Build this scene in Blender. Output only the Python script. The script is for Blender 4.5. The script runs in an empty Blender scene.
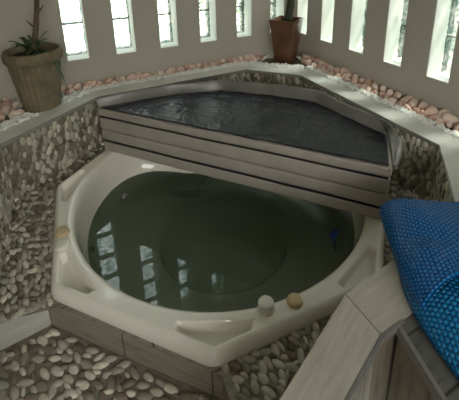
import bpy, bmesh, math, random
from mathutils import Vector, Matrix, noise
random.seed(7)
S = 1.2                      # metres per plan unit
Z0 = -1.27                   # height of the lower floor in plan units
C = bpy.context.scene.collection
PI = math.pi

def V(a, b, z):              # plan: a = away from the right wall, b = away from the left wall
    return Vector((-a*S, -b*S, (z-Z0)*S))

# ------------------------------------------------------------------ materials
def mat(name):
    m = bpy.data.materials.new(name); m.use_nodes = True
    nt = m.node_tree; p = nt.nodes['Principled BSDF']
    return m, nt, p
def N(nt, t, **kw):
    n = nt.nodes.new(t)
    for k, v in kw.items():
        if k.startswith('i_'):
            key = k[2:]
            n.inputs[int(key) if key.isdigit() else key.replace('_', ' ')].default_value = v
        else: setattr(n, k, v)
    return n
def L(nt, a, ao, b, bi): nt.links.new(a.outputs[ao], b.inputs[bi])
def ramp(nt, stops):
    r = nt.nodes.new('ShaderNodeValToRGB'); e = r.color_ramp.elements
    while len(e) < len(stops): e.new(.5)
    for i, (pos, c) in enumerate(stops): e[i].position = pos; e[i].color = (*c, 1)
    return r
def simple(name, col, rough=.6, var=.12, scale=6, bump=0., bscale=60, metal=0, coat=0, stretch=(1, 1, 1), spec=.5):
    m, nt, p = mat(name)
    tc = N(nt, 'ShaderNodeTexCoord'); mp = N(nt, 'ShaderNodeMapping'); mp.inputs['Scale'].default_value = stretch
    L(nt, tc, 'Object', mp, 'Vector')
    n = N(nt, 'ShaderNodeTexNoise', i_Scale=scale, i_Detail=6.); L(nt, mp, 0, n, 'Vector')
    lo = tuple(max(0, c*(1-var)) for c in col); hi = tuple(min(1, c*(1+var)) for c in col)
    r = ramp(nt, [(.3, lo), (.7, hi)]); L(nt, n, 'Fac', r, 0); L(nt, r, 0, p, 'Base Color')
    p.inputs['Roughness'].default_value = rough; p.inputs['Metallic'].default_value = metal
    p.inputs['Coat Weight'].default_value = coat; p.inputs['Specular IOR Level'].default_value = spec
    if bump:
        n2 = N(nt, 'ShaderNodeTexNoise', i_Scale=float(bscale), i_Detail=4.); L(nt, mp, 0, n2, 'Vector')
        b = N(nt, 'ShaderNodeBump', i_Strength=bump, i_Distance=.01); L(nt, n2, 'Fac', b, 'Height'); L(nt, b, 0, p, 'Normal')
    return m
M = {}
M['plaster'] = simple('wall plaster', (.475, .43, .375), .9, .04, 2, .15, 90)
M['ceiling'] = simple('ceiling paint', (.40, .38, .34), .9, .03, 2)
M['grout'] = simple('pebble grout', (.24, .215, .17), .95, .2, 30, .4, 200)
M['cope'] = simple('pale travertine coping', (.66, .65, .60), .42, .10, 3, .06, 40, stretch=(1, 4, 1))
M['trim'] = simple('tile trim strip', (.34, .33, .30), .35, .05, 10, metal=.4)
M['grey_trim'] = simple('grey tile edge trim', (.22, .21, .20), .4, .05, 10, metal=.3)
M['acrylic'] = simple('cream acrylic', (.87, .825, .73), .16, .04, 2, coat=.6)
M['knob_white'] = simple('cream plastic', (.80, .76, .66), .35, .04, 8)
M['knob_tan'] = simple('yellowed plastic', (.62, .47, .27), .4, .08, 20)
M['vinyl'] = simple('pale grey vinyl', (.37, .33, .295), .42, .10, 5, .12, 25)
M['flap'] = simple('silver grey vinyl flap', (.21, .195, .18), .30, .20, 6, .2, 18)
M['gap'] = simple('black foam lining', (.012, .012, .013), .8, .1, 10)  # black fill standing for the shade in open gaps between cover panels
M['stone_white'] = simple('white marble chips', (.82, .81, .77), .6, .06, 40)
M['pot_stone'] = simple('weathered sandstone', (.19, .155, .095), .85, .25, 14, .5, 60)
M['pot_brown'] = simple('brown glazed ceramic', (.135, .058, .028), .38, .25, 9, .1, 50)
M['soil'] = simple('potting soil', (.03, .024, .018), .95, .3, 40, .8, 90)
M['bark'] = simple('dry brown stem', (.115, .08, .05), .85, .35, 30, .6, 60, stretch=(1, 1, .3))
M['trunk'] = simple('dark green trunk', (.05, .055, .032), .7, .35, 20, .5, 50)
M['leaf'] = simple('green leaf', (.045, .085, .03), .45, .3, 12)
M['hedge'] = simple('garden leaves', (.16, .26, .09), .6, .4, 8)
M['mortar'] = simple('glass block mortar', (.30, .30, .28), .8, .1, 20)
M['reveal'] = simple('white window paint', (.80, .80, .76), .7, .03, 4)  # wall plaster in the reveals, brightened in colour for the daylight on it
M['blue_plastic'] = simple('blue plastic', (.008, .05, .27), .3, .05, 10)
M['jet'] = simple('grey jet ring', (.25, .25, .23), .3, .1, 10)
M['dark'] = simple('black opening', (.01, .01, .01), .6, .1, 10)
M['patio'] = simple('pale garden paving', (.6, .62, .56), .9, .1, 1)

def wood_tile(name, base, streak, scale=(1, 1, 1), tile=None, rough=.42):
    m, nt, p = mat(name)
    tc = N(nt, 'ShaderNodeTexCoord'); mp = N(nt, 'ShaderNodeMapping'); mp.inputs['Scale'].default_value = scale
    L(nt, tc, 'UV', mp, 'Vector')
    n = N(nt, 'ShaderNodeTexNoise', i_Scale=5., i_Detail=8., i_Roughness=.62); L(nt, mp, 0, n, 'Vector')
    r = ramp(nt, [(.32, streak), (.50, base), (.72, tuple(min(1, c*1.18) for c in base))]); L(nt, n, 'Fac', r, 0)
    L(nt, r, 0, p, 'Base Color'); p.inputs['Roughness'].default_value = rough
    if tile:
        br = N(nt, 'ShaderNodeTexBrick', i_Scale=1., i_Mortar_Size=.004, i_Mortar_Smooth=.1)
        br.inputs['Brick Width'].default_value = tile[0]; br.inputs['Row Height'].default_value = tile[1]
        br.offset = tile[2] if len(tile) > 2 else .5
        br.inputs['Color1'].default_value = (1, 1, 1, 1); br.inputs['Color2'].default_value = (.86, .85, .84, 1)
        br.inputs['Mortar'].default_value = (.30, .28, .25, 1)
        L(nt, tc, 'UV', br, 'Vector')
        mx = N(nt, 'ShaderNodeMix', data_type='RGBA', blend_type='MULTIPLY'); mx.inputs[0].default_value = 1
        L(nt, r, 0, mx, 6); L(nt, br, 'Color', mx, 7); nt.links.new(mx.outputs[2], p.inputs['Base Color'])
    return m
M['wood_grey'] = wood_tile('grey wood look tile', (.30, .265, .215), (.19, .16, .125), (1.2, 9, 1), (.37, .5, 0))
M['wood_light'] = wood_tile('light wood look tile', (.44, .405, .345), (.385, .345, .285), (1.6, 11, 1), (.62, .6, 0))
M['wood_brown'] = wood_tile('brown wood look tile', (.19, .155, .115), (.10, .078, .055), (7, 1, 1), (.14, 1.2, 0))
M['wood_dark'] = wood_tile('dark grey wood look tile', (.13, .125, .115), (.075, .07, .065), (2, 8, 1), (.6, .14, .5))  # platform tile, its dark tone includes the shadow of the blue cover
M['riser'] = wood_tile('pale step tile', (.52, .51, .46), (.44, .42, .37), (1, 5, 1), (.9, .6, 0))

# pebbles take their own tint from a colour attribute
m, nt, p = mat('river pebbles'); at = N(nt, 'ShaderNodeAttribute', attribute_name='tint'); tc = N(nt, 'ShaderNodeTexCoord')
n = N(nt, 'ShaderNodeTexNoise', i_Scale=45., i_Detail=4.); L(nt, tc, 'Object', n, 'Vector')
r = ramp(nt, [(.3, (.82, .82, .82)), (.7, (1.1, 1.1, 1.1))]); L(nt, n, 'Fac', r, 0)
mx = N(nt, 'ShaderNodeMix', data_type='RGBA', blend_type='MULTIPLY'); mx.inputs[0].default_value = 1
L(nt, at, 'Color', mx, 6); L(nt, r, 0, mx, 7); nt.links.new(mx.outputs[2], p.inputs['Base Color'])
p.inputs['Roughness'].default_value = .42; M['pebble'] = m
# pink quartz, each stone slightly different
def quartz(name, c1, c2):
    m, nt, p = mat(name); oi = N(nt, 'ShaderNodeObjectInfo'); tc = N(nt, 'ShaderNodeTexCoord')
    n = N(nt, 'ShaderNodeTexNoise', i_Scale=22., i_Detail=4.); L(nt, tc, 'Object', n, 'Vector')
    ad = N(nt, 'ShaderNodeMath', operation='ADD'); L(nt, n, 'Fac', ad, 0); L(nt, oi, 'Random', ad, 1)
    hv = N(nt, 'ShaderNodeMath', operation='MULTIPLY'); hv.inputs[1].default_value = .5; L(nt, ad, 0, hv, 0)
    r = ramp(nt, [(.2, c1), (.8, c2)]); L(nt, hv, 0, r, 0); L(nt, r, 0, p, 'Base Color')
    p.inputs['Roughness'].default_value = .4; p.inputs['Subsurface Weight'].default_value = .15
    p.inputs['Subsurface Radius'].default_value = (.02, .01, .008)
    return m
M['quartz'] = quartz('pink quartz', (.54, .31, .23), (.87, .71, .62))
# black plastic film on the cover
m, nt, p = mat('black wrinkled film'); tc = N(nt, 'ShaderNodeTexCoord')
n0 = N(nt, 'ShaderNodeTexNoise', i_Scale=1.3, i_Detail=4., i_Distortion=4.5); L(nt, tc, 'Object', n0, 'Vector')
w = N(nt, 'ShaderNodeTexNoise', i_Scale=7., i_Detail=3., i_Distortion=2.5); L(nt, tc, 'Object', w, 'Vector')
ad = N(nt, 'ShaderNodeMath', operation='MULTIPLY_ADD'); ad.inputs[1].default_value = .35; L(nt, w, 'Fac', ad, 0); L(nt, n0, 'Fac', ad, 2)
b = N(nt, 'ShaderNodeBump', i_Strength=.55, i_Distance=.04); L(nt, ad, 0, b, 'Height'); L(nt, b, 0, p, 'Normal')
p.inputs['Base Color'].default_value = (.008, .010, .014, 1); p.inputs['Roughness'].default_value = .30; p.inputs['Specular IOR Level'].default_value = .35; M['film'] = m
# bubble cover
def bubble_mat(name, c_hi, c_lo):
    m, nt, p = mat(name); tc = N(nt, 'ShaderNodeTexCoord'); vm = N(nt, 'ShaderNodeMapping')
    vm.inputs['Scale'].default_value = (1, 1.1547, 1); L(nt, tc, 'UV', vm, 'Vector')
    sp = N(nt, 'ShaderNodeSeparateXYZ'); L(nt, vm, 0, sp, 0)
    def grid(off):
        cx_ = N(nt, 'ShaderNodeCombineXYZ')
        out = []
        for ax, per in (('X', 1.0), ('Y', 2.0)):
            a_ = N(nt, 'ShaderNodeMath', operation='ADD'); a_.inputs[1].default_value = off*per*.5; L(nt, sp, ax, a_, 0)
            mo = N(nt, 'ShaderNodeMath', operation='FLOORED_MODULO'); mo.inputs[1].default_value = per; L(nt, a_, 0, mo, 0)
            su = N(nt, 'ShaderNodeMath', operation='SUBTRACT'); su.inputs[1].default_value = per*.5; L(nt, mo, 0, su, 0)
            sc_ = N(nt, 'ShaderNodeMath', operation='MULTIPLY'); sc_.inputs[1].default_value = 1 if ax == 'X' else .866; L(nt, su, 0, sc_, 0)
            out.append(sc_)
        L(nt, out[0], 0, cx_, 0); L(nt, out[1], 0, cx_, 1)
        ln = N(nt, 'ShaderNodeVectorMath', operation='LENGTH'); L(nt, cx_, 0, ln, 0); return ln
    g1, g2 = grid(0), grid(1)
    mn = N(nt, 'ShaderNodeMath', operation='MINIMUM'); nt.links.new(g1.outputs['Value'], mn.inputs[0]); nt.links.new(g2.outputs['Value'], mn.inputs[1])
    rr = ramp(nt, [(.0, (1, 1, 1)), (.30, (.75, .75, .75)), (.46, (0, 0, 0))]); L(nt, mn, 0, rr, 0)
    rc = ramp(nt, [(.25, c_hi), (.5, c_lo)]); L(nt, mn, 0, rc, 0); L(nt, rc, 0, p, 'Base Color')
    b = N(nt, 'ShaderNodeBump', i_Strength=.9, i_Distance=.0045); L(nt, rr, 0, b, 'Height'); L(nt, b, 0, p, 'Normal')
    p.inputs['Roughness'].default_value = .22; p.inputs['Specular IOR Level'].default_value = .28
    return m
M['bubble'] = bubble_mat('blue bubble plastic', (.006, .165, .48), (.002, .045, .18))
M['bubble_light'] = bubble_mat('light blue bubble plastic', (.009, .20, .45), (.004, .08, .22))  # same plastic, colour lightened for the light on the lower layer
# glass blocks: clear, wavy glass
m, nt, p = mat('wavy glass'); nt.nodes.remove(p); out = nt.nodes['Material Output']
tc = N(nt, 'ShaderNodeTexCoord'); n = N(nt, 'ShaderNodeTexNoise', i_Scale=16., i_Detail=3., i_Distortion=1.8); L(nt, tc, 'Object', n, 'Vector')
bp = N(nt, 'ShaderNodeBump', i_Strength=.25, i_Distance=.02); L(nt, n, 'Fac', bp, 'Height')
tr = N(nt, 'ShaderNodeBsdfTransparent'); r = ramp(nt, [(.43, (.42, .54, .53)), (.53, (1, 1, .98))]); L(nt, n, 'Fac', r, 0); L(nt, r, 0, tr, 0)
gl = N(nt, 'ShaderNodeBsdfGlossy', i_Roughness=.06); L(nt, bp, 0, gl, 'Normal')
mx = N(nt, 'ShaderNodeMixShader'); mx.inputs[0].default_value = .05; L(nt, tr, 0, mx, 1); L(nt, gl, 0, mx, 2); L(nt, mx, 0, out, 0); M['glass'] = m
# water: clear surface that reflects by angle, murky green body
m, nt, p = mat('murky green water'); nt.nodes.remove(p); out = nt.nodes['Material Output']
tc = N(nt, 'ShaderNodeTexCoord'); n = N(nt, 'ShaderNodeTexNoise', i_Scale=3., i_Detail=1.); L(nt, tc, 'Object', n, 'Vector')
bp = N(nt, 'ShaderNodeBump', i_Strength=.003, i_Distance=.01); L(nt, n, 'Fac', bp, 'Height')
tr = N(nt, 'ShaderNodeBsdfTransparent', i_Color=(.93, .98, .95, 1)); gl = N(nt, 'ShaderNodeBsdfGlossy', i_Roughness=.0); L(nt, bp, 0, gl, 'Normal')
fr = N(nt, 'ShaderNodeFresnel', i_IOR=1.45); L(nt, bp, 0, fr, 'Normal')
df = N(nt, 'ShaderNodeBsdfDiffuse', i_Color=(.135, .195, .13, 1)); mb_ = N(nt, 'ShaderNodeMixShader'); mb_.inputs[0].default_value = .46; L(nt, tr, 0, mb_, 1); L(nt, df, 0, mb_, 2)
mx = N(nt, 'ShaderNodeMixShader'); L(nt, fr, 0, mx, 0); L(nt, mb_, 0, mx, 1); L(nt, gl, 0, mx, 2); L(nt, mx, 0, out, 0)
va = N(nt, 'ShaderNodeVolumeAbsorption', i_Color=(.50, .66, .48, 1), i_Density=1.0); L(nt, va, 0, out, 'Volume'); M['water'] = m

# ------------------------------------------------------------------ mesh helpers
class MB:
    def __init__(s): s.v = []; s.f = []; s.mi = []; s.tint = []; s.uv = []; s.sm = []
    def add(s, vs, fs, mi=0, tint=(1, 1, 1), uvs=None, smooth=False):
        o = len(s.v); s.v += [tuple(x) for x in vs]; s.tint += [tint]*len(vs)
        for k, f in enumerate(fs):
            s.f.append([o+i for i in f]); s.mi.append(mi); s.sm.append(smooth)
            s.uv.append(uvs[k] if uvs else None)
    def build(s, name, mats, parent=None, origin=None):
        me = bpy.data.meshes.new(name); o0 = Vector(origin) if origin is not None else Vector((0, 0, 0))
        me.from_pydata([tuple(Vector(v)-o0) for v in s.v], [], s.f)
        if not isinstance(mats, (list, tuple)): mats = [mats]
        for m_ in mats: me.materials.append(m_)
        me.polygons.foreach_set('material_index', s.mi); me.polygons.foreach_set('use_smooth', s.sm)
        if any(t != (1, 1, 1) for t in s.tint):
            ca = me.color_attributes.new('tint', 'FLOAT_COLOR', 'POINT')
            for i, t in enumerate(s.tint): ca.data[i].color = (*t, 1)
        if any(u is not None for u in s.uv):
            ul = me.uv_layers.new(name='UVMap')
            for pl, u in zip(me.polygons, s.uv):
                if u:
                    for li, c in zip(pl.loop_indices, u): ul.data[li].uv = c
        me.update(); ob = bpy.data.objects.new(name, me); C.objects.link(ob); ob.location = o0
        if parent is not None: ob.parent = parent; ob.matrix_parent_inverse = Matrix.Identity(4); ob.location = o0-parent.location
        return ob
def tag(o, label=None, cat=None, group=None, kind=None):
    for k, v in (('label', label), ('category', cat), ('group', group), ('kind', kind)):
        if v: o[k] = v
    return o
def struct(o, label=None):
    o['kind'] = 'structure'
    if label: o['label'] = label; o['category'] = {'w': 'wall', 'f': 'floor', 'c': 'ceiling', 't': 'trim', 'd': 'door', 'b': 'baseboard'}.get(o.name[0], 'structure')
    if o.name.startswith('window'): o['category'] = 'window'
    return o
def empty(name, loc, label, cat, group=None):
    o = bpy.data.objects.new(name, None); C.objects.link(o); o.location = loc; o.empty_display_size = .1
    return tag(o, label, cat, group)
def bevel(o, w, seg=2):
    md = o.modifiers.new('bevel', 'BEVEL'); md.width = w; md.segments = seg; md.limit_method = 'ANGLE'; md.angle_limit = math.radians(35)
    for p_ in o.data.polygons: p_.use_smooth = True
    md.harden_normals = False
    return o
def box(mb, p0, p1, mi=0):       # world-space box
    (x0, y0, z0), (x1, y1, z1) = p0, p1
    x0, x1 = sorted((x0, x1)); y0, y1 = sorted((y0, y1)); z0, z1 = sorted((z0, z1))
    v = [(x0, y0, z0), (x1, y0, z0), (x1, y1, z0), (x0, y1, z0), (x0, y0, z1), (x1, y0, z1), (x1, y1, z1), (x0, y1, z1)]
    f = [(3, 2, 1, 0), (4, 5, 6, 7), (0, 1, 5, 4), (1, 2, 6, 5), (2, 3, 7, 6), (3, 0, 4, 7)]
    mb.add(v, f, mi)
def pbox(mb, a0, a1, b0, b1, z0, z1, mi=0): box(mb, V(a0, b0, z0), V(a1, b1, z1), mi)
def ccw(poly):
    A = sum(poly[i][0]*poly[(i+1) % len(poly)][1]-poly[(i+1) % len(poly)][0]*poly[i][1] for i in range(len(poly)))
    return poly if A > 0 else poly[::-1]
def prism(mb, poly, z0, z1, mi=0, uvrot=0., top=True, side_mi=None):
    poly = ccw(poly); n = len(poly); sm_ = mi if side_mi is None else side_mi      # (a,b) -> (-a,-b) keeps orientation
    vs = [V(a, b, z0) for a, b in poly]+[V(a, b, z1) for a, b in poly]
    c, s_ = math.cos(uvrot), math.sin(uvrot)
    uvt = [(a*S*c+b*S*s_, -a*S*s_+b*S*c) for a, b in poly]
    mb.add(vs, [tuple(range(n-1, -1, -1)), tuple(range(n, 2*n))], mi, uvs=[uvt[::-1], uvt])
    d = 0
    for i in range(n):
        j = (i+1) % n; ln = (vs[j]-vs[i]).length; h = (z1-z0)*S
        mb.add([vs[i], vs[j], vs[n+j], vs[n+i]], [(0, 1, 2, 3)], sm_, uvs=[[(d, 0), (d+ln, 0), (d+ln, h), (d, h)]]); d += ln
def tube(mb, pts, rad, n=10, mi=0, cap=True):
    rings = []; k = len(pts)
    for i, p_ in enumerate(pts):
        t = (Vector(pts[min(i+1, k-1)])-Vector(pts[max(i-1, 0)])).normalized()
        u = t.orthogonal().normalized() if abs(t.z) < .9 else Vector((1, 0, 0)).cross(t).normalized()
        if i: u = (prev-t*prev.dot(t)).normalized()
        prev = u; w_ = t.cross(u); r_ = rad[i] if isinstance(rad, (list, tuple)) else rad
        rings.append([Vector(p_)+(u*math.cos(2*PI*j/n)+w_*math.sin(2*PI*j/n))*r_ for j in range(n)])
    vs = [q for r_ in rings for q in r_]
    fs = [(i*n+j, i*n+(j+1) % n, (i+1)*n+(j+1) % n, (i+1)*n+j) for i in range(k-1) for j in range(n)]
    if cap: fs += [tuple(range(n-1, -1, -1)), tuple(range((k-1)*n, k*n))]
    mb.add(vs, fs, mi, smooth=True)
def lathe(mb, cen, prof, n=32, mi=0, axis=None, rib=None, smooth=True):
    cen = Vector(cen); vs = []
    for k, (r_, z_) in enumerate(prof):
        for j in range(n):
            th = 2*PI*j/n; rr_ = r_*(rib(th, k) if rib else 1)
            vs.append(Vector((rr_*math.cos(th), rr_*math.sin(th), z_)))
    if axis is not None:
        q = Vector((0, 0, 1)).rotation_difference(Vector(axis)); vs = [q @ v_ for v_ in vs]
    vs = [cen+v_ for v_ in vs]
    fs = [(i*n+j, i*n+(j+1) % n, (i+1)*n+(j+1) % n, (i+1)*n+j) for i in range(len(prof)-1) for j in range(n)]
    fs += [tuple(range(n-1, -1, -1)), tuple(range((len(prof)-1)*n, len(prof)*n))]
    mb.add(vs, fs, mi, smooth=smooth)
def ico(sub):
    bm = bmesh.new(); bmesh.ops.create_icosphere(bm, subdivisions=sub, radius=1)
    v = [x.co.copy() for x in bm.verts]; f = [tuple(q.index for q in x.verts) for x in bm.faces]; bm.free(); return v, f
ICO2 = ico(2); ICO1 = ico(1)

# ------------------------------------------------------------------ pebble cladding
def inside(p_, poly):
    x, y = p_; c = False; n = len(poly)
    for i in range(n):
        x1, y1 = poly[i]; x2, y2 = poly[(i+1) % n]
        if (y1 > y) != (y2 > y) and x < (x2-x1)*(y-y1)/(y2-y1)+x1: c = not c
    return c
TINTS = [((.60, .55, .45), 3), ((.49, .445, .365), 4), ((.39, .355, .29), 4), ((.28, .24, .185), 3), ((.20, .155, .115), 3), ((.68, .63, .52), 2)]
TW = [t for t, w_ in TINTS for _ in range(w_)]
def pebbles(mb, poly, tomap, normal, dirang, pitch=.0365, jitter=.5, hole=None, rise=.006):
    """poly and pitch in plan units on the surface; tomap(u,v,h) -> world."""
    xs = [p_[0] for p_ in poly]; ys = [p_[1] for p_ in poly]
    x0, x1, y0, y1 = min(xs), max(xs), min(ys), max(ys); pts = []; cell = {}
    def near(x, y, d):
        cx, cy = int(x/pitch), int(y/pitch)
        for i in range(cx-2, cx+3):
            for j in range(cy-2, cy+3):
                for (u, v) in cell.get((i, j), ()):
                    du, dv = x-u, y-v; e = du*ca+dv*sa; g = -du*sa+dv*ca
                    if (e/1.5)**2+(g*1.36)**2 < d*d: return True
        return False
    ca, sa = math.cos(dirang), math.sin(dirang); area = (x1-x0)*(y1-y0)
    for d in (pitch*.98, pitch*.88, pitch*.8, pitch*.7, pitch*.6):
        for _ in range(int(area/pitch**2*30)):
            x, y = random.uniform(x0, x1), random.uniform(y0, y1)
            mg = .009
            if not all(inside((x+p_, y+q_), poly) and not (hole and inside((x+p_, y+q_), hole)) for p_, q_ in ((mg, mg), (-mg, mg), (mg, -mg), (-mg, -mg))) or near(x, y, d): continue
            cell.setdefault((int(x/pitch), int(y/pitch)), []).append((x, y)); pts.append((x, y, d))
    for x, y, d in pts:
        ang = dirang+random.gauss(0, jitter); ll = d*random.uniform(.62, .84); ss = d*random.uniform(.34, .42)
        c, s_ = math.cos(ang), math.sin(ang); h = random.uniform(.6, 1.1)*rise*1.6; t = random.choice(TW); k = random.uniform(.88, 1.1)
        t = tuple(q*k for q in t); vs = []
        sq = random.uniform(-.15, .15)
        for q in ICO2[0]:
            px, py = q.x*ll, q.y*ss*(1+sq*q.x)
            vs.append(tomap(x+px*c-py*s_, y+px*s_+py*c, h*q.z+.0005))
        mb.add(vs, ICO2[1], 1, t, smooth=True)
def base_poly(mb, poly, tomap):
    vs = [tomap(x, y, 0) for x, y in poly]; mb.add(vs, [tuple(range(len(vs)))], 0)

# ------------------------------------------------------------------ plan
ZL, ZD, ZR, ZRB, ZW, HB = -.86, -1.17, -1.12, -1.175, -1.285, -.68
CEIL = .92
F = [(2.12, 3.3), (1.95, .54), (1.49, .19), (.51, .19), (.25, .47), (.25, 1.48), (.58, 1.79), (1.11, 1.84), (1.56, 2.03)]
K = [(2.24, 3.3), (2.07, .47), (1.53, .075), (.46, .075), (.13, .42), (.13, 1.75)]
TC = (1.045, .934); AP = .748; ROT = -.07

def octr(th, ap=AP, pw=90):
    s_ = 0
    for k in range(8):
        c = math.cos(th-ROT-k*PI/4)
        if c > 0: s_ += c**pw
    return ap*s_**(-1/pw)
octo = [(TC[0]+(AP-.004)/math.cos(PI/8)*math.cos(ROT+PI/8+k*PI/4), TC[1]+(AP-.004)/math.cos(PI/8)*math.sin(ROT+PI/8+k*PI/4)) for k in range(8)]
P2, P1, P5 = octo[0], octo[1], octo[2]

# floors
flat = lambda z: (lambda u, v, h: V(u, v, z+h))
mb = MB()
deck = [(1.95, .54), (1.49, .19), (.51, .19), (.25, .47), (.25, 1.48), (.58, 1.79), (1.11, 1.84), (1.41, 1.965), (1.378, 1.70), (1.80, 1.215), (1.992, 1.225)]
hole = octo
# grout bed under the pebbles as a ring around the tub: triangulated with the tub cut out
def ring_faces():
    n = 96; outer = []; inner = []
    for i in range(n):
        th = 2*PI*i/n; d = (math.cos(th), math.sin(th)); inner.append((TC[0]+octr(th)*.985*d[0], TC[1]+octr(th)*.985*d[1]))
        best = 9
        for j in range(len(deck)):
            (x1, y1), (x2, y2) = deck[j], deck[(j+1) % len(deck)]; ex, ey = x2-x1, y2-y1; det = d[0]*(-ey)+ex*d[1]
            if abs(det) < 1e-9: continue
            t = ((x1-TC[0])*(-ey)+ex*(y1-TC[1]))/det; s_ = (d[0]*(y1-TC[1])-d[1]*(x1-TC[0]))/det
            if t > 0 and -1e-6 <= s_ <= 1+1e-6: best = min(best, t)
        best = max(best, octr(th)*.99); outer.append((TC[0]+best*d[0], TC[1]+best*d[1]))
    vs = [V(x, y, ZD) for x, y in inner]+[V(x, y, ZD) for x, y in outer]
    mb.add(vs, [(i, (i+1) % n, n+(i+1) % n, n+i) for i in range(n)], 0)
ring_faces()
mb.add([V(*p_, ZD-.0006) for p_ in ((1.41, 1.965), (1.378, 1.70), (1.25, 1.70), (1.2, 1.88))], [(0, 1, 2, 3)], 0)
pebbles(mb, deck, flat(ZD), None, 1.9, hole=hole, pitch=.031, jitter=.5)
struct(mb.build('floor_deck', [M['grout'], M['pebble']]), 'raised deck of grey and beige river pebbles around the hot tub')
mb = MB()
base_poly(mb, [(3.0, 1.2), (3.0, 3.8), (0, 3.8), (0, 2.0), (1.35, 2.0), (1.35, 1.66), (1.78, 1.19), (1.83, 1.17)], flat(Z0))
lowvis = [(1.995, 1.23), (2.04, 2.1), (1.36, 2.1), (1.36, 1.73), (1.385, 1.70), (1.81, 1.225)]
pebbles(mb, lowvis, flat(Z0), None, 2.2, pitch=.035, jitter=.5)
struct(mb.build('floor', [M['grout'], M['pebble']]), 'lower floor of pale and brown river pebbles below the step')

# apron below the tub lip, step riser, deck side
mb = MB()
ap_poly = [(1.826, 1.203), (1.392, 1.685), (1.366, 1.665), (1.79, 1.19)]
prism(mb, ap_poly, Z0, ZD+.004)
o = struct(mb.build('trim_apron', M['wood_grey']), 'grey wood look tile strip below the front lip of the tub')
mb = MB()
prism(mb, [(1.392, 1.685), (1.425, 1.97), (1.40, 1.97), (1.366, 1.665)], Z0, ZD+.003)
struct(mb.build('trim_deck_side', M['wood_grey']), 'grey tiled side of the pebble deck in the foreground')
mb = MB()
prism(mb, [(1.835, 1.205), (2.01, 1.225), (2.01, 1.205), (1.81, 1.185)], Z0, ZD+.004)
struct(mb.build('trim_step_riser', M['riser']), 'pale tiled riser of the step left of the tub')

# pebbled faces of the low surround wall
for i, nm in enumerate(('left', 'back_left', 'back', 'corner', 'right', 'front_right')):
    (a0, b0), (a1, b1) = F[i], F[i+1]
    if i == 0: a0, b0 = 2.058, 2.3
    dx, dy = a1-a0, b1-b0; ln = math.hypot(dx, dy); ux, uy = dx/ln, dy/ln
    nx, ny = uy, -ux                                   # towards the tub
    cx_, cy_ = (a0+a1)/2, (b0+b1)/2
    if (TC[0]-cx_)*nx+(TC[1]-cy_)*ny < 0: nx, ny = -nx, -ny
    zb = Z0 if i == 0 else ZD-.01
    mp_ = lambda u, v, h, a0=a0, b0=b0, ux=ux, uy=uy, nx=nx, ny=ny: V(a0+ux*u+nx*h, b0+uy*u+ny*h, v)
    mb = MB(); poly = [(0, zb), (ln, zb), (ln, ZL-.018), (0, ZL-.018)]
    base_poly(mb, poly, mp_)
    bk = lambda u, v: mp_(u, v, -.03)
    mb.add([mp_(0, zb, 0), mp_(ln, zb, 0), mp_(ln, ZL-.018, 0), mp_(0, ZL-.018, 0), bk(0, zb), bk(ln, zb), bk(ln, ZL-.018), bk(0, ZL-.018)],
           [(4, 5, 6, 7), (0, 1, 5, 4), (1, 2, 6, 5), (2, 3, 7, 6), (3, 0, 4, 7)], 0)
    pebbles(mb, [(.004, zb+.01), (ln-.004, zb+.01), (ln-.004, ZL-.028), (.004, ZL-.028)], mp_, None, PI/2, pitch=.039, jitter=.25)
    struct(mb.build('wall_surround_'+nm, [M['grout'], M['pebble']]), {'left': 'low pebble clad wall at the left edge', 'back_left': 'low pebble clad wall running diagonally under the round pot',
           'back': 'low pebble clad wall behind the covers below the left windows', 'corner': 'short diagonal pebble clad wall in the back corner',
           'right': 'low pebble clad wall below the right windows', 'front_right': 'low pebble clad wall behind the blue cover'}[nm])

# coping slabs
def quad_cope(name, q, label, m_='cope', rot=0., z0=ZL-.018, z1=ZL):
    mb = MB(); prism(mb, q, z0, z1, uvrot=rot); o = mb.build(name, M[m_]); bevel(o, .002, 1); return struct(o, label)
names = ['left', 'back_left', 'back', 'corner', 'right']
def off(i):     # front edge overhangs the wall slightly
    return F[i]
for i, nm in enumerate(names):
    k1 = K[i+1] if i < 4 else (.13, 1.40)
    f0, f1 = F[i], F[i+1]
    quad_cope('trim_coping_'+nm, [f0, f1, k1, K[i]], {'left': 'pale stone coping of the low wall at the left edge', 'back_left': 'pale stone coping running diagonally in front of the round pot',
       'back': 'pale stone coping below the left row of windows', 'corner': 'short pale coping across the back corner before the brown pot', 'right': 'bright pale coping below the right row of windows'}[nm],
       rot=math.atan2(f1[1]-f0[1], f1[0]-f0[0]))
quad_cope('trim_coping_front_right', [(.25, 1.48), (.58, 1.79), (.58, 2.2), (.0, 2.2), (.0, 1.75), (.13, 1.75), (.13, 1.40)], 'wide pale coping behind the blue cover', rot=.7)
# edge trim under the coping
mb = MB()
for i in range(5):
    (a0, b0), (a1, b1) = F[i], F[i+1]; dx, dy = a1-a0, b1-b0; ln = math.hypot(dx, dy); nx, ny = -dy/ln, dx/ln
    if (TC[0]-(a0+a1)/2)*nx+(TC[1]-(b0+b1)/2)*ny < 0: nx, ny = -nx, -ny
    w_ = .004; prism(mb, [(a0, b0), (a1, b1), (a1+nx*w_, b1+ny*w_), (a0+nx*w_, b0+ny*w_)], ZL-.020, ZL-.001)
struct(mb.build('trim_metal_edge', M['trim']), 'thin metal trim along the inner edge of the coping')
# stone bed behind the coping
mb = MB()
bed = [(2.99, 3.3), (2.24, 3.3), (2.07, .47), (1.53, .075), (.46, .075), (.13, .42), (.13, 1.75), (.0, 1.75), (.0, .0), (2.99, .0)]
prism(mb, bed, ZL-.05, ZL-.012)
struct(mb.build('floor_stone_bed', M['grout']), 'bed between coping and wall filled with stones')

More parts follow.
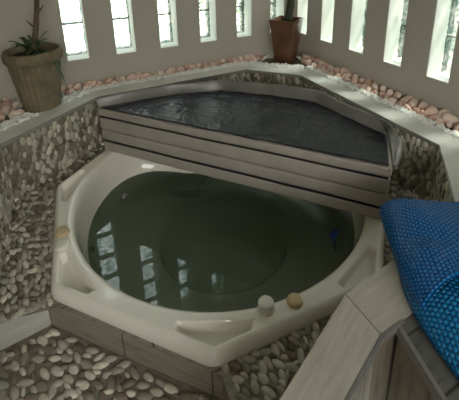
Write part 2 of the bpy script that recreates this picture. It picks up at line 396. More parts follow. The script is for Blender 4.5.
# raised parapet at the right front
A_ = [(.58, 1.79), (1.11, 1.84), (1.11, 1.955), (.58, 1.935)]
B_ = [(1.1125, 1.841), (1.56, 2.03), (1.52, 2.105), (1.1125, 1.956)]
mb = MB(); prism(mb, A_, ZL-.016, ZL, uvrot=.09); o = mb.build('trim_parapet_cap_back', M['wood_light']); bevel(o, .002, 1); struct(o, 'pale tile cap running under the blue cover')
mb = MB(); prism(mb, B_, ZL-.016, ZL, uvrot=.40); o = mb.build('trim_parapet_cap_front', M['wood_light']); bevel(o, .002, 1); struct(o, 'pale tile cap slanting to the bottom of the view')
def inset(q, d):
    cx_ = sum(p_[0] for p_ in q)/len(q); cy_ = sum(p_[1] for p_ in q)/len(q)
    return [(p_[0]+(cx_-p_[0])*d, p_[1]+(cy_-p_[1])*d) for p_ in q]
mb = MB(); prism(mb, [(.585, 1.797), (1.109, 1.847), (1.112, 1.947), (.585, 1.93)], Z0, ZL-.016)
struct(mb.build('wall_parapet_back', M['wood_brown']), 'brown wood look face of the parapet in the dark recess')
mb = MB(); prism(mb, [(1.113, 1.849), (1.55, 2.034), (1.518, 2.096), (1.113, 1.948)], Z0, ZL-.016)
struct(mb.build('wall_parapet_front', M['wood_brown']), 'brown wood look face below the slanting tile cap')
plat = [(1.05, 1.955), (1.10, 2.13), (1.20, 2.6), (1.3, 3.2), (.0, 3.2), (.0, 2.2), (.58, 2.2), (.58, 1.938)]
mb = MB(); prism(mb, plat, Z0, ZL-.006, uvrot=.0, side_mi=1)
struct(mb.build('floor_platform', [M['wood_dark'], M['wood_brown']]), 'raised platform of dark grey tile, shade of the blue cover put into its colour')
mb = MB()
def edge_strip(p0, p1, w_, z0, z1):
    dx, dy = p1[0]-p0[0], p1[1]-p0[1]; ln = math.hypot(dx, dy); nx, ny = -dy/ln*w_, dx/ln*w_
    prism(mb, [p0, p1, (p1[0]+nx, p1[1]+ny), (p0[0]+nx, p0[1]+ny)], z0, z1)
edge_strip((1.05, 1.957), (1.10, 2.13), -.010, ZL-.03, ZL-.002); edge_strip((1.10, 2.13), (1.20, 2.6), -.010, ZL-.03, ZL-.002)
edge_strip((1.04, 1.953), (1.11, 1.956), .007, ZL-.02, ZL+.001); edge_strip((1.11, 1.956), (1.52, 2.106), .007, ZL-.02, ZL+.001)
struct(mb.build('trim_parapet_edge', M['grey_trim']), 'grey tile trim around the edge of the dark recess')

# ------------------------------------------------------------------ room walls with slot windows
WL = [(-.084, -.208, 0)]
LW = [(1.611-.2825*i, 1.611-.2825*i-.124) for i in range(6)]
RW = [(.063+.2825*i, .187+.2825*i) for i in range(6)]
ZT = HB+1.2; TH = .20; REC = .107
def holed_wall(name, wins, lo, hi, axis, label):
    mb = MB(); ws = sorted((min(w_), max(w_)) for w_ in wins)
    def seg(s0, s1, z0, z1):
        if axis == 'L': pbox(mb, s0, s1, 0, -TH, z0, z1)
        else: pbox(mb, 0, -TH, s0, s1, z0, z1)
    seg(lo, hi, Z0-.05, HB); seg(lo, hi, ZT, CEIL); cur = lo
    for w0, w1 in ws: seg(cur, w0, HB, ZT); cur = w1
    seg(cur, hi, HB, ZT)
    return struct(mb.build(name, M['plaster']), label)
holed_wall('wall_left', LW, -TH, 3.0, 'L', 'taupe plaster wall behind the round pot with a row of slot windows')
holed_wall('wall_right', RW, 0, 3.8, 'R', 'taupe plaster wall on the right with a row of slot windows')
wn = 0
for axis, wins in (('L', LW), ('R', RW)):
    for w0, w1 in wins:
        wn += 1; w0, w1 = sorted((w0, w1)); mb = MB()
        def bx(s0, s1, d0, d1, z0, z1):
            if axis == 'L': pbox(mb, s0, s1, -d0, -d1, z0, z1)
            else: pbox(mb, -d0, -d1, s0, s1, z0, z1)
        e = .004
        bx(w0, w1, REC+.008, REC+.05, HB, HB+e*1.2)
        for k in range(1, 6): bx(w0, w1, REC+.008, REC+.05, HB+.2*k-e, HB+.2*k+e)
        bx(w0, w1, REC+.008, REC+.05, ZT-e, ZT)
        bx(w0, w0+e, REC+.008, REC+.05, HB, ZT); bx(w1-e, w1, REC+.008, REC+.05, HB, ZT)
        org = V((w0+w1)/2, 0, HB) if axis == 'L' else V(0, (w0+w1)/2, HB)
        wo = struct(mb.build('window_%d' % wn, M['mortar'], origin=org))
        side = 'left' if axis == 'L' else 'right'
        wo['label'] = 'narrow glass block window %s' % ([
            'nearest the round pot, first of the left wall', 'second from the round pot in the left wall', 'third from the round pot in the left wall',
            'fourth from the round pot in the left wall', 'fifth from the round pot in the left wall', 'partly behind the brown square pot',
            'in the right wall nearest the room corner', 'second from the corner in the right wall', 'third from the corner in the right wall',
            'fourth from the corner in the right wall', 'at the right edge of the view', 'beyond the right edge of the view'][wn-1])
        # reveal lining, whitened to stand for daylight on the plaster
        mb = MB(); t = .0025
        bx(w0, w1, .002, REC+.007, HB, HB+t); bx(w0, w0+t, .002, REC+.007, HB+t, ZT); bx(w1-t, w1, .002, REC+.007, HB+t, ZT); bx(w0, w1, .002, REC+.007, ZT-t, ZT)
        mb.build('window_reveal', M['reveal'], wo)
        for k in range(6):
            mb = MB(); bx(w0+e, w1-e, REC, REC+.06, HB+.2*k+e*1.1, HB+.2*(k+1)-e)
            mb.build('glass_block', M['glass'], wo)
        pl = bpy.data.lights.new('window portal', 'AREA'); pl.shape = 'RECTANGLE'; pl.cycles.is_portal = True
        pl.size = (w1-w0)*S; pl.size_y = 1.2*S; po = bpy.data.objects.new('window_portal', pl); C.objects.link(po)
        if axis == 'L': po.location = V((w0+w1)/2, -TH-.01, HB+.6); po.rotation_euler = (-PI/2, 0, 0)
        else: po.location = V(-TH-.01, (w0+w1)/2, HB+.6); po.rotation_euler = (-PI/2, 0, -PI/2)
# far sides of the room, behind the camera
mb = MB(); pbox(mb, 3.0, 3.15, 0, 3.8, Z0, CEIL); struct(mb.build('wall_far_left', M['plaster']), 'plain plaster wall left of the view')
mb = MB(); OA0, OA1, OZ0, OZ1 = .9, 2.7, Z0+.75, Z0+1.85  # unseen rear opening, added to let in fill light from behind
pbox(mb, -TH, OA0, 3.8, 3.95, Z0, CEIL); pbox(mb, OA1, 3.15, 3.8, 3.95, Z0, CEIL)
pbox(mb, OA0, OA1, 3.8, 3.95, OZ1, CEIL); pbox(mb, OA0, OA1, 3.8, 3.95, Z0, OZ0)
struct(mb.build('wall_rear', M['plaster']), 'plaster wall behind the camera with a wide window opening')
mb = MB(); pbox(mb, -TH, 3.15, -TH, 3.95, CEIL, CEIL+.06); struct(mb.build('ceiling', M['ceiling']), 'plain ceiling')
pl = bpy.data.lights.new('rear window portal', 'AREA'); pl.shape = 'RECTANGLE'; pl.cycles.is_portal = True; pl.size = (OA1-OA0)*S; pl.size_y = (OZ1-OZ0)*S
po = bpy.data.objects.new('rear_window_portal', pl); C.objects.link(po); po.location = V((OA0+OA1)/2, 3.96, (OZ0+OZ1)/2); po.rotation_euler = (PI/2, 0, 0)
# garden outside
mb = MB(); R_ = 12
mb.add([(-R_, TH*S+.02, -.1), (R_, TH*S+.02, -.1), (R_, R_, -.1), (-R_, R_, -.1)], [(0, 1, 2, 3)])
mb.add([(TH*S+.02, -R_, -.1), (R_, -R_, -.1), (R_, TH*S+.02, -.1), (TH*S+.02, TH*S+.02, -.1)], [(0, 1, 2, 3)])
struct(mb.build('floor_garden', M['patio']), 'pale ground outside the windows')

# ------------------------------------------------------------------ hot tub
tub_o = V(TC[0], TC[1], ZRB)
tub = empty('hot_tub', tub_o, 'octagonal cream acrylic hot tub sunk into the pebble deck', 'hot tub')
def lerp_prof(pr, n):
    # pr: list of (r,z); resample each span
    out = [pr[0]]
    for i in range(1, len(pr)):
        out.append(pr[i])
    return out
def sstep(x): x = max(0., min(1., x)); return x*x*(3-2*x)
def shell():
    mb = MB(); NT = 480; rows = None; verts = []
    TB = math.radians(-88)
    for i in range(NT):
        th = 2*PI*i/NT; d = (math.cos(th), math.sin(th)); e = octr(th)
        dt = (th-TB+PI) % (2*PI)-PI; g = math.exp(-(dt/.38)**2)
        pr = [(0.0001, -1.71), (.12, -1.71), (.23, -1.705), (.275, -1.68), (.30, -1.60), (.315, -1.49), (.325, -1.455), (.345, -1.435),
              (.40, -1.43), (.47-.06*g, -1.425), (.535-.16*g, -1.415), (.575-.23*g, -1.39), (.615-.265*g, -1.34), (.636-.27*g, -1.27), (.645-.23*g, -1.24), (.655-.12*g, -1.18),
              (.662-.05*g, -1.145), (.667-.015*g, -1.130), (.671, -1.1235), (.682, -1.1205)]
        r0 = .688; nR = 26; r1 = e-.022
        # dimples only at four corners
        for j in range(nR):
            r_ = r0+(r1-r0)*j/(nR-1); z_ = ZR
            for kk in (7, 0, 1, 2):
                tc_ = ROT+PI/8+kk*PI/4; dd = (th-tc_+PI) % (2*PI)-PI
                if abs(dd) < .35:
                    er, et = r_*math.cos(dd), r_*math.sin(dd)
                    lim = .782-abs(et)*.43
                    m_ = min(er-.698, lim-er, (.118-abs(et)))
                    z_ -= .034*sstep(m_/.015)
            pr.append((r_, z_))
        pr += [(e-.016, -1.1215), (e-.009, -1.127), (e-.003, -1.138), (e, -1.152), (e+.001, -1.165), (e, ZRB)]
        rows = len(pr)
        for r_, z_ in pr: verts.append(V(TC[0]+d[0]*r_, TC[1]+d[1]*r_, z_))
    fs = [(i*rows+j, ((i+1) % NT)*rows+j, ((i+1) % NT)*rows+j+1, i*rows+j+1) for i in range(NT) for j in range(rows-1)]
    fs = [f[::-1] for f in fs]
    mb.add(verts, fs, 0, smooth=True); return mb
o = shell().build('tub_shell', M['acrylic'], tub)
bm = bmesh.new(); bm.from_mesh(o.data); bmesh.ops.recalc_face_normals(bm, faces=bm.faces)
if sum(f.normal.z for f in bm.faces if f.calc_center_median().z > 0.03) < 0: bmesh.ops.reverse_faces(bm, faces=bm.faces)
bm.to_mesh(o.data); bm.free()
o.data.polygons.foreach_set('use_smooth', [True]*len(o.data.polygons))
def knob(a, b, mname, h, r_, label, tilt=(0, 0, 1)):
    mb = MB(); z_ = V(0, 0, ZR-.001).z
    p_ = V(a, b, 0); rim_ = r_*S
    lathe(mb, (p_.x, p_.y, z_), [(rim_*1.12, 0), (rim_*1.12, .003), (rim_, .006), (rim_, h*S-.004), (rim_*.93, h*S), (rim_*.5, h*S+.0005)], 28, axis=tilt)
    o = mb.build('air_control_knob', M[mname], tub); o['label'] = label
knob(1.20, 1.603, 'knob_white', .032, .025, 'tall cream knob on the front rim')
knob(1.105, 1.625, 'knob_tan', .014, .024, 'yellowed tan disc knob on the front rim')
knob(1.755, .935, 'knob_tan', .012, .026, 'yellowed tan disc on the left rim')
knob(1.76, 1.01, 'knob_white', .012, .026, 'cream disc on the left rim')
for a, b, z_, r_ in ((1.455, .60, -1.285, .018), (1.655, .87, -1.30, .016)):
    mb = MB(); d = Vector((-(TC[0]-a), -(TC[1]-b), .25)).normalized(); p_ = V(a, b, z_)
    lathe(mb, p_, [(r_*S, -.02), (r_*S, .004), (r_*S*.6, .006), (r_*S*.55, .0)], 20, axis=d)
    jt = mb.build('jet_nozzle', M['jet'], tub)
    mb = MB(); lathe(mb, p_+d*.004, [(r_*S*.5, 0), (r_*S*.5, .003)], 16, axis=d); mb.build('jet_opening', M['dark'], jt)
# water
mb = MB(); NT = 120; TB = math.radians(-88); prf = []
top = []; vs = []
rows = [(.0, -1.73), (.245, -1.725), (.292, -1.69), (.317, -1.60), (.334, -1.49), (.362, -1.452), (.48, -1.447), (.575, -1.42), (.627, -1.36), (.642, ZW)]
for r_, z_ in rows:
    for i in range(NT):
        th = 2*PI*i/NT; dt = (th-TB+PI) % (2*PI)-PI; g = math.exp(-(dt/.38)**2)
        rr_ = r_-(.26*g*sstep((r_-.35)/.25)) if r_ > 0 else 0.0001
        vs.append(V(TC[0]+rr_*math.cos(th), TC[1]+rr_*math.sin(th), z_))
n = NT; fs = [(i*n+j, (i+1)*n+j, (i+1)*n+(j+1) % n, i*n+(j+1) % n)[::-1] for i in range(len(rows)-1) for j in range(n)]
fs += [tuple(range(n-1, -1, -1)), tuple(range((len(rows)-1)*n, len(rows)*n))]
mb.add(vs, fs, 0)
wo = mb.build('water', M['water'], None, origin=V(TC[0], TC[1], ZW))
bm = bmesh.new(); bm.from_mesh(wo.data); bmesh.ops.recalc_face_normals(bm, faces=bm.faces[:]); bm.to_mesh(wo.data); bm.free()
tag(wo, 'murky green water filling the hot tub, mirroring the windows', 'water', kind='stuff')
# blue floating piece
bl = empty('pool_brush', V(.70, 1.36, -1.31), 'small blue plastic piece in the water beside the right rim', 'pool tool')
mb = MB(); tube(mb, [V(.665, 1.335, -1.262), V(.685, 1.345, -1.258), V(.71, 1.35, -1.262)], [.014, .018, .012], 10); mb.build('head', M['blue_plastic'], bl)
mb = MB(); tube(mb, [V(.69, 1.345, -1.262), V(.70, 1.365, -1.28), V(.70, 1.37, -1.32)], [.008, .006, .009], 8); mb.build('handle', M['blue_plastic'], bl)

# ------------------------------------------------------------------ stack of folded covers
CP = [(1.51, .36), (1.12, .385), (.82, .47), (.62, .66), (.45, .87), (.39, 1.33), (.57, 1.505)]
def shift(poly, d):      # shift outwards from centroid
    cx_ = sum(p_[0] for p_ in poly)/len(poly); cy_ = sum(p_[1] for p_ in poly)/len(poly)
    return [(cx_+(p_[0]-cx_)*d, cy_+(p_[1]-cy_)*d) for p_ in poly]
def panel(name, z0, z1, sc, mats, parent, bev=.010):
    mb = MB(); poly = ccw(shift(CP, sc)); cx_ = sum(p_[0] for p_ in poly)/len(poly); cy_ = sum(p_[1] for p_ in poly)/len(poly)
    # subdivide outline so the edges can sag gently
    pts = []
    for i in range(len(poly)):
        (x0, y0), (x1, y1) = poly[i], poly[(i+1) % len(poly)]; k = max(1, int(math.hypot(x1-x0, y1-y0)/.05))
        for j in range(k): pts.append((x0+(x1-x0)*j/k, y0+(y1-y0)*j/k))
    n = len(pts); sag = lambda x, y, q: .004*noise.noise(Vector((x*4, y*4, q*9)))
    vs = [V(x, y, z0+sag(x, y, z0)) for x, y in pts]+[V(x, y, z1+sag(x, y, z1)) for x, y in pts]
    mb.add(vs, [tuple(range(n-1, -1, -1)), tuple(range(n, 2*n))]+[(i, (i+1) % n, n+(i+1) % n, n+i) for i in range(n)], 0)
    o = mb.build(name, mats, parent); bevel(o, bev, 3); return o
lowc = empty('folded_spa_cover', V(1.0, .9, ZR), 'lower folded grey vinyl spa cover resting on the tub rim', 'spa cover', 'folded spa covers stacked at the back of the tub')
upc = empty('folded_spa_cover', V(1.0, .9, -.985), 'upper folded grey vinyl spa cover with black film on top', 'spa cover', 'folded spa covers stacked at the back of the tub')
panel('cover_panel', ZR+.002, -1.062, .997, M['vinyl'], lowc)
panel('gap_lining', -1.064, -1.048, .985, M['gap'], lowc, .002)  # dark sheet drawn where the open gap is only in shade
panel('cover_panel', -1.050, -.990, 1.0, M['vinyl'], lowc)
panel('cover_panel', -.985, -.915, 1.003, M['vinyl'], upc)
panel('gap_lining', -.918, -.904, .99, M['gap'], upc, .002)
panel('cover_panel', -.906, -.862, 1.006, M['vinyl'], upc)
# black film, gently rippled
bm = bmesh.new(); poly = ccw(shift(CP, .985)); vs = [bm.verts.new(V(a, b, -.8605)) for a, b in poly]; bm.faces.new(vs)
bmesh.ops.triangulate(bm, faces=bm.faces[:])
bmesh.ops.subdivide_edges(bm, edges=bm.edges[:], cuts=30, use_grid_fill=True)
for v in bm.verts:
    q = v.co*3.2; h = abs(noise.noise(Vector((q.x+noise.noise(q)*1.5, q.y*1.7+noise.noise(q*1.3+Vector((5, 1, 2))), 3))))
    h2 = abs(noise.noise(Vector((v.co.x*9+h*5, v.co.y*6, 7))))
    v.co.z += .012*(.35-h)*1+.006*(.3-h2)+.005
for f in bm.faces: f.smooth = True
me = bpy.data.meshes.new('plastic_film'); bmesh.ops.recalc_face_normals(bm, faces=bm.faces[:]); bm.to_mesh(me); bm.free(); me.materials.append(M['film'])
fo = bpy.data.objects.new('plastic_film', me); C.objects.link(fo); fo.parent = upc; fo.location = -upc.location; fo['label'] = 'wrinkled black plastic film'
md = fo.modifiers.new('thick', 'SOLIDIFY'); md.thickness = .004; md.offset = -1
# vinyl flap standing up round the back, curling down at the right
path = [(1.505, .372), (1.36, .375), (1.12, .378), (.96, .415), (.81, .465), (.70, .57), (.61, .66), (.53, .76), (.445, .87), (.42, 1.05), (.405, 1.2), (.39, 1.30)]
hts = [.052, .060, .060, .056, .056, .058, .062, .066, .066, .060, .062, .058]
def catmull(P, n):
    out = []
    for i in range(len(P)-1):
        p0, p1, p2, p3 = P[max(i-1, 0)], P[i], P[i+1], P[min(i+2, len(P)-1)]
        for j in range(n):
            t = j/n; out.append(tuple(.5*((2*b_)+(-a_+c_)*t+(2*a_-5*b_+4*c_-d_)*t*t+(-a_+3*b_-3*c_+d_)*t**3) for a_, b_, c_, d_ in zip(p0, p1, p2, p3)))
    out.append(tuple(P[-1])); return out
pp = catmull([(*p_, h) for p_, h in zip(path, hts)], 8); mb = MB(); vs = []
for i, (a, b, h) in enumerate(pp):
    ox, oy = TC[0]-a, TC[1]-b; ln = math.hypot(ox, oy); ox /= -ln; oy /= -ln
    wv = .004*math.sin(i*.5)+.004*math.sin(i*.23+1)
    for j in range(7):
        t = j/6; out_ = .004+wv*t+.014*t*t
        vs.append(V(a+ox*out_, b+oy*out_, -.868+(h+.012)*t))
n = len(pp); mb.add(vs, [(i*7+j, (i+1)*7+j, (i+1)*7+j+1, i*7+j+1) for i in range(n-1) for j in range(6)], 0, smooth=True)
fl = mb.build('vinyl_flap', M['flap'], upc); md = fl.modifiers.new('thick', 'SOLIDIFY'); md.thickness = .004
fl['label'] = 'silver grey flap standing up around the back edge'
# curled end of the flap hanging at the right corner
mb = MB(); vs = []
ca_ = catmull([(.385, 1.27, -.812), (.39, 1.31, -.84), (.44, 1.37, -.852), (.50, 1.44, -.862), (.54, 1.48, -.875)], 5)
cb_ = catmull([(.385, 1.27, -.800), (.40, 1.34, -.797), (.42, 1.41, -.815), (.45, 1.455, -.855), (.53, 1.50, -.885)], 5)
for p_, q_ in zip(ca_, cb_):
    for j in range(6):
        t = j/5; vs.append(V(p_[0]+(q_[0]-p_[0])*t, p_[1]+(q_[1]-p_[1])*t, p_[2]+(q_[2]-p_[2])*t+.010*math.sin(PI*t)))
mb.add(vs, [(i*6+j, (i+1)*6+j, (i+1)*6+j+1, i*6+j+1) for i in range(len(ca_)-1) for j in range(5)], 0, smooth=True)
fl2 = mb.build('flap_end', M['flap'], upc); md = fl2.modifiers.new('thick', 'SOLIDIFY'); md.thickness = .005

# ------------------------------------------------------------------ blue bubble cover
Lb = [(.81, 1.67), (.865, 1.75), (.93, 1.845), (.99, 1.93), (1.035, 2.05), (1.09, 2.36), (1.12, 2.7)]
Rb = [(.77, 1.69), (.70, 1.755), (.61, 1.80), (.45, 1.86), (.30, 2.05), (.22, 2.36), (.18, 2.7)]
bc = empty('bubble_pool_cover', V(.7, 2.1, ZL), 'folded blue bubble plastic pool cover heaped on the right corner of the wall', 'pool cover')
def bubble_sheet(name, Lb, Rb, H, zb, mname, lift=0., seed=0, ns=60, nt=70, fold=.035, e0=.10):
    LL = catmull(Lb, 12); RR = catmull(Rb, 12); mb = MB(); g = []; mt = len(LL)-1
    for i in range(nt+1):
        t = i/nt; k = t*mt; k0 = min(int(k), mt-1); fr_ = k-k0
        l = [LL[k0][q]*(1-fr_)+LL[k0+1][q]*fr_ for q in (0, 1)]; r_ = [RR[k0][q]*(1-fr_)+RR[k0+1][q]*fr_ for q in (0, 1)]
        row = []
        for j in range(ns+1):
            s_ = (j/ns); s2 = s_**1.4
            a, b = l[0]+(r_[0]-l[0])*s2, l[1]+(r_[1]-l[1])*s2
            dl_ = math.hypot(a-l[0], b-l[1]); dr_ = math.hypot(a-r_[0], b-r_[1]); ds = t*1.0
            def rd(x, w_): x = min(1, max(0, x/w_)); return math.sqrt(max(0, 1-(1-x)**2))
            hh = H(t)*rd(dl_, e0)*rd(dr_, .06)*rd(ds+.012, .09)
            q = Vector((a*4.5+seed, b*4.5, 1.3+seed)); nz = noise.noise(q)+.5*noise.noise(q*2.1)
            ridge = 1-abs(noise.noise(Vector((a*3+b*4+seed, (a-b)*1.5, 2.2))))*2.4
            z_ = zb+lift+hh*(1+.30*nz+.22*ridge) if hh > 0 else zb+lift
            row.append(V(a, b, z_))
        g.append(row)
    # metric UVs
    U_ = [[0.]*(ns+1) for _ in g]; Vv = [[0.]*(ns+1) for _ in g]
    mid = ns//3
    for i in range(nt+1):
        for j in range(1, ns+1): U_[i][j] = U_[i][j-1]+(g[i][j]-g[i][j-1]).length
        c0 = U_[i][mid]
        for j in range(ns+1): U_[i][j] -= c0
        if i:
            d_ = (g[i][mid]-g[i-1][mid]).length
            for j in range(ns+1): Vv[i][j] = Vv[i-1][j]+d_
    sc = 1/.0150
    vs = [p_ for row in g for p_ in row]; w_ = ns+1; fs = []; uv = []
    for i in range(nt):
        for j in range(ns):
            f = [(i, j), (i, j+1), (i+1, j+1), (i+1, j)]
            fs.append(tuple(x*w_+y for x, y in f)); uv.append([(U_[x][y]*sc, Vv[x][y]*sc) for x, y in f])
    mb.add(vs, fs, 0, uvs=uv, smooth=True)
    o = mb.build(name, M[mname], bc); md = o.modifiers.new('thick', 'SOLIDIFY'); md.thickness = .006; md.offset = 0
    return o
HH = lambda t: .040+.022*math.sin(min(1, t*1.6)*PI*.6)
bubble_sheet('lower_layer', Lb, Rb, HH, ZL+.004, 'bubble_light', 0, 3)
Lu = [(.81, 1.67), (.862, 1.745), (.922, 1.83), (.975, 1.905), (1.005, 1.975)]
Ru = [(.772, 1.692), (.70, 1.76), (.61, 1.805), (.46, 1.87), (.35, 2.07)]
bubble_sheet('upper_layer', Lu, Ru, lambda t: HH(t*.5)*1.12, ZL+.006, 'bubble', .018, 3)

# ------------------------------------------------------------------ pots
def potted_round():
    base = V(1.775, .175, ZL-.012)
    root = empty('potted_plant', base, 'round ribbed sandstone pot with a drooping leafy plant left of the windows', 'potted plant')
    H = .335*S; mb = MB(); r0, r1 = .086*S, .124*S
    def rib(th, k):
        if k in (8, 9, 10): return 1+.012*math.cos(60*th)
        if 1 <= k <= 6: return 1+.018*math.cos(26*th)+.008*math.cos(52*th)
        return 1
    prof = [(r0, 0), (r0*1.04, .012)]+[(r0+(r1-r0)*(t**.85), H*.80*t) for t in (.2, .4, .6, .8, 1)]+[(r1*1.04, H*.82), (r1*1.13, H*.85), (r1*1.15, H*.91), (r1*1.13, H*.97), (r1*1.10, H), (r1*.98, H), (r1*.94, H*.95), (r1*.90, H*.86)]
    lathe(mb, base, prof, 180, rib=rib); mb.build('pot', M['pot_stone'], root)
    mb = MB(); lathe(mb, base+Vector((0, 0, H*.88)), [(r1*.935, 0), (r1*.935, .006), (r1*.5, .016)], 40); mb.build('soil', M['soil'], root)
    top_ = base+Vector((0, 0, H*.9))
    mb = MB(); st = [top_+Vector((-.004+.006*math.sin(i*.9)+.021*i, 0.006*math.cos(i)-.011*i, i*.09)) for i in range(9)]
    tube(mb, st, [.020, .018, .0165, .016, .015, .015, .014, .013, .012], 10)
    for i, (k, sgn) in enumerate(((2, -1), (3, 1), (5, -1))):
        p_ = st[k]; tube(mb, [p_, p_+Vector((.02*sgn, 0, .015)), p_+Vector((.045*sgn, -.01, .05))], [.008, .006, .002], 7)
    mb.build('stem', M['bark'], root)
    rnd = random.Random(5)
    def leaf(p0, az, ln, up, w_, droop):
        mb = MB(); d = Vector((math.cos(az), math.sin(az), 0)); side = Vector((-d.y, d.x, 0)); vs = []; n = 9
        for i in range(n):
            t = i/(n-1); p_ = p0+d*ln*(t-.12*t*t)+Vector((0, 0, up*t-droop*t*t)); ww = w_*math.sin(PI*(t*.93+.05))**.8
            vs += [p_-side*ww+Vector((0, 0, ww*.35)), p_, p_+side*ww+Vector((0, 0, ww*.35))]
        mb.add(vs, [(i*3+j, i*3+j+1, i*3+j+4, i*3+j+3) for i in range(n-1) for j in (0, 1)], 0, smooth=True)
        o = mb.build('leaf', M['leaf'], root); md = o.modifiers.new('t', 'SOLIDIFY'); md.thickness = .0015
    for i in range(22):
        az = i*2.4+rnd.uniform(-.3, .3); ln = rnd.uniform(.05, .12)
        leaf(top_+Vector((rnd.uniform(-.04, .04), rnd.uniform(-.04, .04), rnd.uniform(0, .05))), az, ln, rnd.uniform(.10, .22), rnd.uniform(.009, .015), rnd.uniform(.06, .18))
    cam_dir = math.atan2(-(2.37-.175), -(1.67-1.775))
    for da, ln, dr in ((.75, .21, .30), (.95, .17, .22), (-.6, .13, .16)):
        leaf(top_+Vector((.02, -.03, .02)), cam_dir+da, ln, .13, .014, dr)
potted_round()
def potted_square():
    base = V(.155, .150, ZL-.012); H = .325*S
    root = empty('square_planter', base, 'tapered square brown ceramic pot with a bare dark trunk in the room corner', 'potted plant')
    rz = math.radians(27.5+5)
    def sq(mb, lv, mi=0, capt=True):
        vs = []
        for h_, z_ in lv:
            for k in range(4):
                th = rz+PI/4+k*PI/2; vs.append(base+Vector((h_*math.sqrt(2)*math.cos(th), h_*math.sqrt(2)*math.sin(th), z_)))
        n = len(lv); fs = [(i*4+j, i*4+(j+1) % 4, (i+1)*4+(j+1) % 4, (i+1)*4+j) for i in range(n-1) for j in range(4)]
        fs += [(3, 2, 1, 0)]+([tuple(range((n-1)*4, n*4))] if capt else []); mb.add(vs, fs, mi)
    t_, b_ = .092*S, .060*S
    mb = MB(); sq(mb, [(b_, .012), (b_+(t_-b_)*.5, H*.5), (t_*.985, H*.93), (t_*1.02, H*.94), (t_*1.02, H), (t_*.90, H), (t_*.86, H*.86)]); o = mb.build('pot', M['pot_brown'], root); bevel(o, .004, 2)
    mb = MB(); sq(mb, [(b_*1.15, 0), (b_*1.28, .016), (b_*1.2, .016), (b_*1.1, .010)]); bevel(mb.build('saucer', M['pot_brown'], root), .002, 1)
    mb = MB(); sq(mb, [(t_*.82, H*.84), (t_*.85, H*.885)]); mb.build('soil', M['soil'], root)
    mb = MB(); pts = [base+Vector((.015+.010*i+.004*math.sin(i), .006*math.sin(i*1.3), H*.86+.08*i)) for i in range(10)]
    tube(mb, pts, [.040, .036, .034, .032, .031, .031, .030, .030, .029, .028], 12); mb.build('trunk', M['trunk'], root)
potted_square()

# ------------------------------------------------------------------ stones
def rock_mesh(name, seed, m_, facet=True, flat_=.8):
    v, f = ICO2; rnd = random.Random(seed); mb = MB(); vs = []
    cuts = [(Vector((rnd.gauss(0, 1), rnd.gauss(0, 1), rnd.gauss(0, 1))).normalized(), rnd.uniform(.50, .82)) for _ in range(12)]
    for q in v:
        k = q*(1+.22*noise.noise(q*1.3+Vector((seed, 0, 0))))
        for d, lim in cuts:
            e = k.dot(d)
            if e > lim: k = k-d*(e-lim)
        vs.append(Vector((k.x*1.25, k.y*.95, k.z*flat_*1.15)))
    mb.add(vs, f, 0, smooth=not facet)
    me = bpy.data.meshes.new(name); me.from_pydata([tuple(q) for q in mb.v], [], mb.f); me.materials.append(M[m_]); return me
rocks = [rock_mesh('quartz_stone', s_, 'quartz') for s_ in range(9)]
def put_rock(a, b, r_, zlift, label, group):
    o = bpy.data.objects.new('quartz_stone', random.choice(rocks)); C.objects.link(o)
    k = r_*S; o.scale = (k*random.uniform(.85, 1.2), k*random.uniform(.85, 1.2), k*random.uniform(.9, 1.35))
    o.rotation_euler = (random.uniform(-.5, .5), random.uniform(-.5, .5), random.uniform(0, 6.28))
    o.location = V(a, b, ZL-.012+zlift)
    tag(o, label, 'stone', group)
placed = []
def row(p0, p1, r_, zl, label, group, step=.86, jit=.012, avoid=()):
    ln = math.hypot(p1[0]-p0[0], p1[1]-p0[1]); n = int(ln/(2*r_*step))
    for i in range(n):
        t = (i+.5)/n; a = p0[0]+(p1[0]-p0[0])*t+random.uniform(-jit, jit); b = p0[1]+(p1[1]-p0[1])*t+random.uniform(-jit, jit)*.5
        if any(math.hypot(a-x, b-y) < q for x, y, q in avoid): continue
        if a < r_*.8 or b < r_*.5: a = max(a, r_*.8); b = max(b, r_*.5)
        put_rock(a, b, r_*random.uniform(.85, 1.2), zl+random.uniform(-.004, .004), label, group)
AV = ((1.775, .175, .115), (.155, .15, .09))
gl_ = 'pink quartz stone in the band under the left row of windows'
row((1.70, .024), (.30, .024), .027, .034, gl_, 'pink quartz stones under the left windows', avoid=AV)
row((1.66, .040), (.28, .042), .020, .016, gl_, 'pink quartz stones under the left windows', avoid=AV)
gr_ = 'pink quartz stone in the band under the right row of windows'
row((.03, .22), (.03, 1.80), .031, .036, gr_, 'pink quartz stones under the right windows', avoid=AV)
row((.066, .24), (.068, 1.74), .026, .020, gr_, 'pink quartz stones under the right windows', avoid=AV)
gp_ = 'pink quartz stone lying left of the round sandstone pot'
for k in range(5): row((2.45, .02+.055*k), (1.93-.02*k, .02+.055*k), .026, .016+.006*(k < 2), gp_, 'pink quartz stones left of the round pot', avoid=AV)
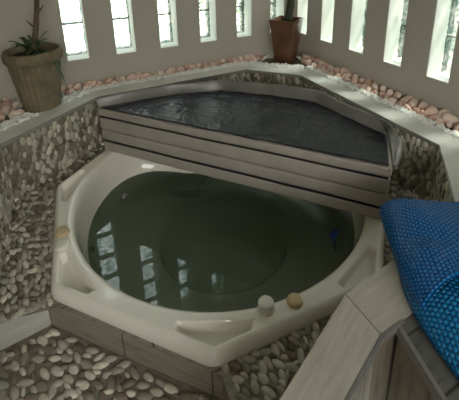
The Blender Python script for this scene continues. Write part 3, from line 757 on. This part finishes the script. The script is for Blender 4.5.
# white chips
mb = MB(); v1, f1 = ICO1
def chip(a, b, z_):
    k = random.uniform(.0065, .0115)*S; q = Matrix.Rotation(random.uniform(0, 6), 3, Vector((random.random()-.5, random.random()-.5, random.random()-.5)).normalized())
    sx, sy, sz = random.uniform(.7, 1.4), random.uniform(.6, 1.2), random.uniform(.7, 1.5)
    c = V(a, b, z_)
    mb.add([c+q @ Vector((p_.x*sx*k*random.uniform(.8, 1.15), p_.y*sy*k, p_.z*sz*k)) for p_ in v1], f1, 0)
def chips(p0, p1, wid, n):
    dx, dy = p1[0]-p0[0], p1[1]-p0[1]; ln = math.hypot(dx, dy); nx, ny = -dy/ln, dx/ln
    for _ in range(n):
        t = random.random(); w_ = random.uniform(-wid, wid); a, b = p0[0]+dx*t+nx*w_, p0[1]+dy*t+ny*w_
        if any(math.hypot(a-x, b-y) < q-.01 for x, y, q in AV) or a < .01 or b < .01: continue
        chip(a, b, ZL+random.uniform(-.008, .008))
chips((1.55, .066), (.46, .066), .018, 800); chips((.46, .075), (.15, .36), .035, 420); chips((.108, .36), (.110, 1.76), .022, 1100)
chips((1.545, .075), (2.08, .455), .035, 520); chips((2.09, .45), (2.13, 1.2), .03, 260)
chips((2.4, .03), (.05, .03), .03, 500); chips((.03, .05), (.03, 1.8), .03, 300); chips((2.3, .15), (1.7, .05), .12, 500)
tag(mb.build('white_gravel', M['stone_white'], origin=V(1.0, .07, ZL)), 'white marble chips scattered between coping and pink stones', 'gravel', kind='stuff')

# garden shrubs beyond the glass
def shrub(x, y, r_, label):
    root = empty('garden_shrub', (x, y, -.1), label, 'shrub', 'shrubs in the garden outside'); rnd = random.Random(int(x*10)); mb = MB()
    for _ in range(420):
        d = Vector((rnd.gauss(0, 1), rnd.gauss(0, 1), rnd.gauss(0, 1))).normalized()*r_*rnd.uniform(.5, 1); c = Vector((x, y, r_*1.0+.2))+Vector((d.x, d.y, d.z*1.0))
        u = Vector((rnd.gauss(0, 1), rnd.gauss(0, 1), rnd.gauss(0, 1))).normalized(); w_ = u.orthogonal().normalized(); s_ = .07
        mb.add([c-u*s_, c+w_*s_*.4, c+u*s_, c-w_*s_*.4], [(0, 1, 2, 3)])
    mb.build('foliage', M['hedge'], root); mb = MB(); tube(mb, [(x, y, -.1), (x, y, r_)], [.05, .03], 8); mb.build('stem', M['bark'], root)
shrub(.35, 2.4, .8, 'green shrub outside behind the brown square pot')

# ------------------------------------------------------------------ light
w = bpy.data.worlds.new('sky'); bpy.context.scene.world = w; w.use_nodes = True; nt = w.node_tree; bg = nt.nodes['Background']
tc = N(nt, 'ShaderNodeTexCoord'); sp = N(nt, 'ShaderNodeSeparateXYZ'); L(nt, tc, 'Generated', sp, 0)
r = ramp(nt, [(.0, (.62, .66, .58)), (.35, (.97, .97, .92)), (1, (.90, .94, 1.0))]); L(nt, sp, 'Z', r, 0); L(nt, r, 0, bg, 'Color')
bg.inputs['Strength'].default_value = 3.6

sl = bpy.data.lights.new('sun', 'SUN'); sl.energy = 8; sl.angle = .22; sl.color = (1, .95, .86); so = bpy.data.objects.new('sun', sl); C.objects.link(so)
so.rotation_euler = Vector((-.36, .12, -.85)).to_track_quat('-Z', 'Y').to_euler()
# ------------------------------------------------------------------ camera
cam = bpy.data.cameras.new('camera'); co = bpy.data.objects.new('camera', cam); C.objects.link(co)
fw = Vector((0.43499468, 0.84707429, -0.30536007)); rt = Vector((0.88768422, -0.46028804, -0.01231416)); up = Vector((0.15098459, 0.26570672, 0.95215733))
co.matrix_world = Matrix(((rt.x, up.x, -fw.x, 0), (rt.y, up.y, -fw.y, 0), (rt.z, up.z, -fw.z, 0), (0, 0, 0, 1)))
co.location = V(1.6742, 2.3680, 0)
cam.sensor_width = 36; cam.sensor_fit = 'HORIZONTAL'; cam.lens = 36*376.42/459
cam.shift_x = (229.5-240)/459; cam.shift_y = -(200-60)/459; cam.clip_start = .02
bpy.context.scene.camera = co
sc = bpy.context.scene
sc.view_settings.view_transform = 'Standard'; sc.view_settings.look = 'None'; sc.view_settings.gamma = 1; sc.view_settings.exposure = 1.0
sc.cycles.max_bounces = 12; sc.cycles.transparent_max_bounces = 24; sc.cycles.diffuse_bounces = 5; sc.cycles.sample_clamp_indirect = 6
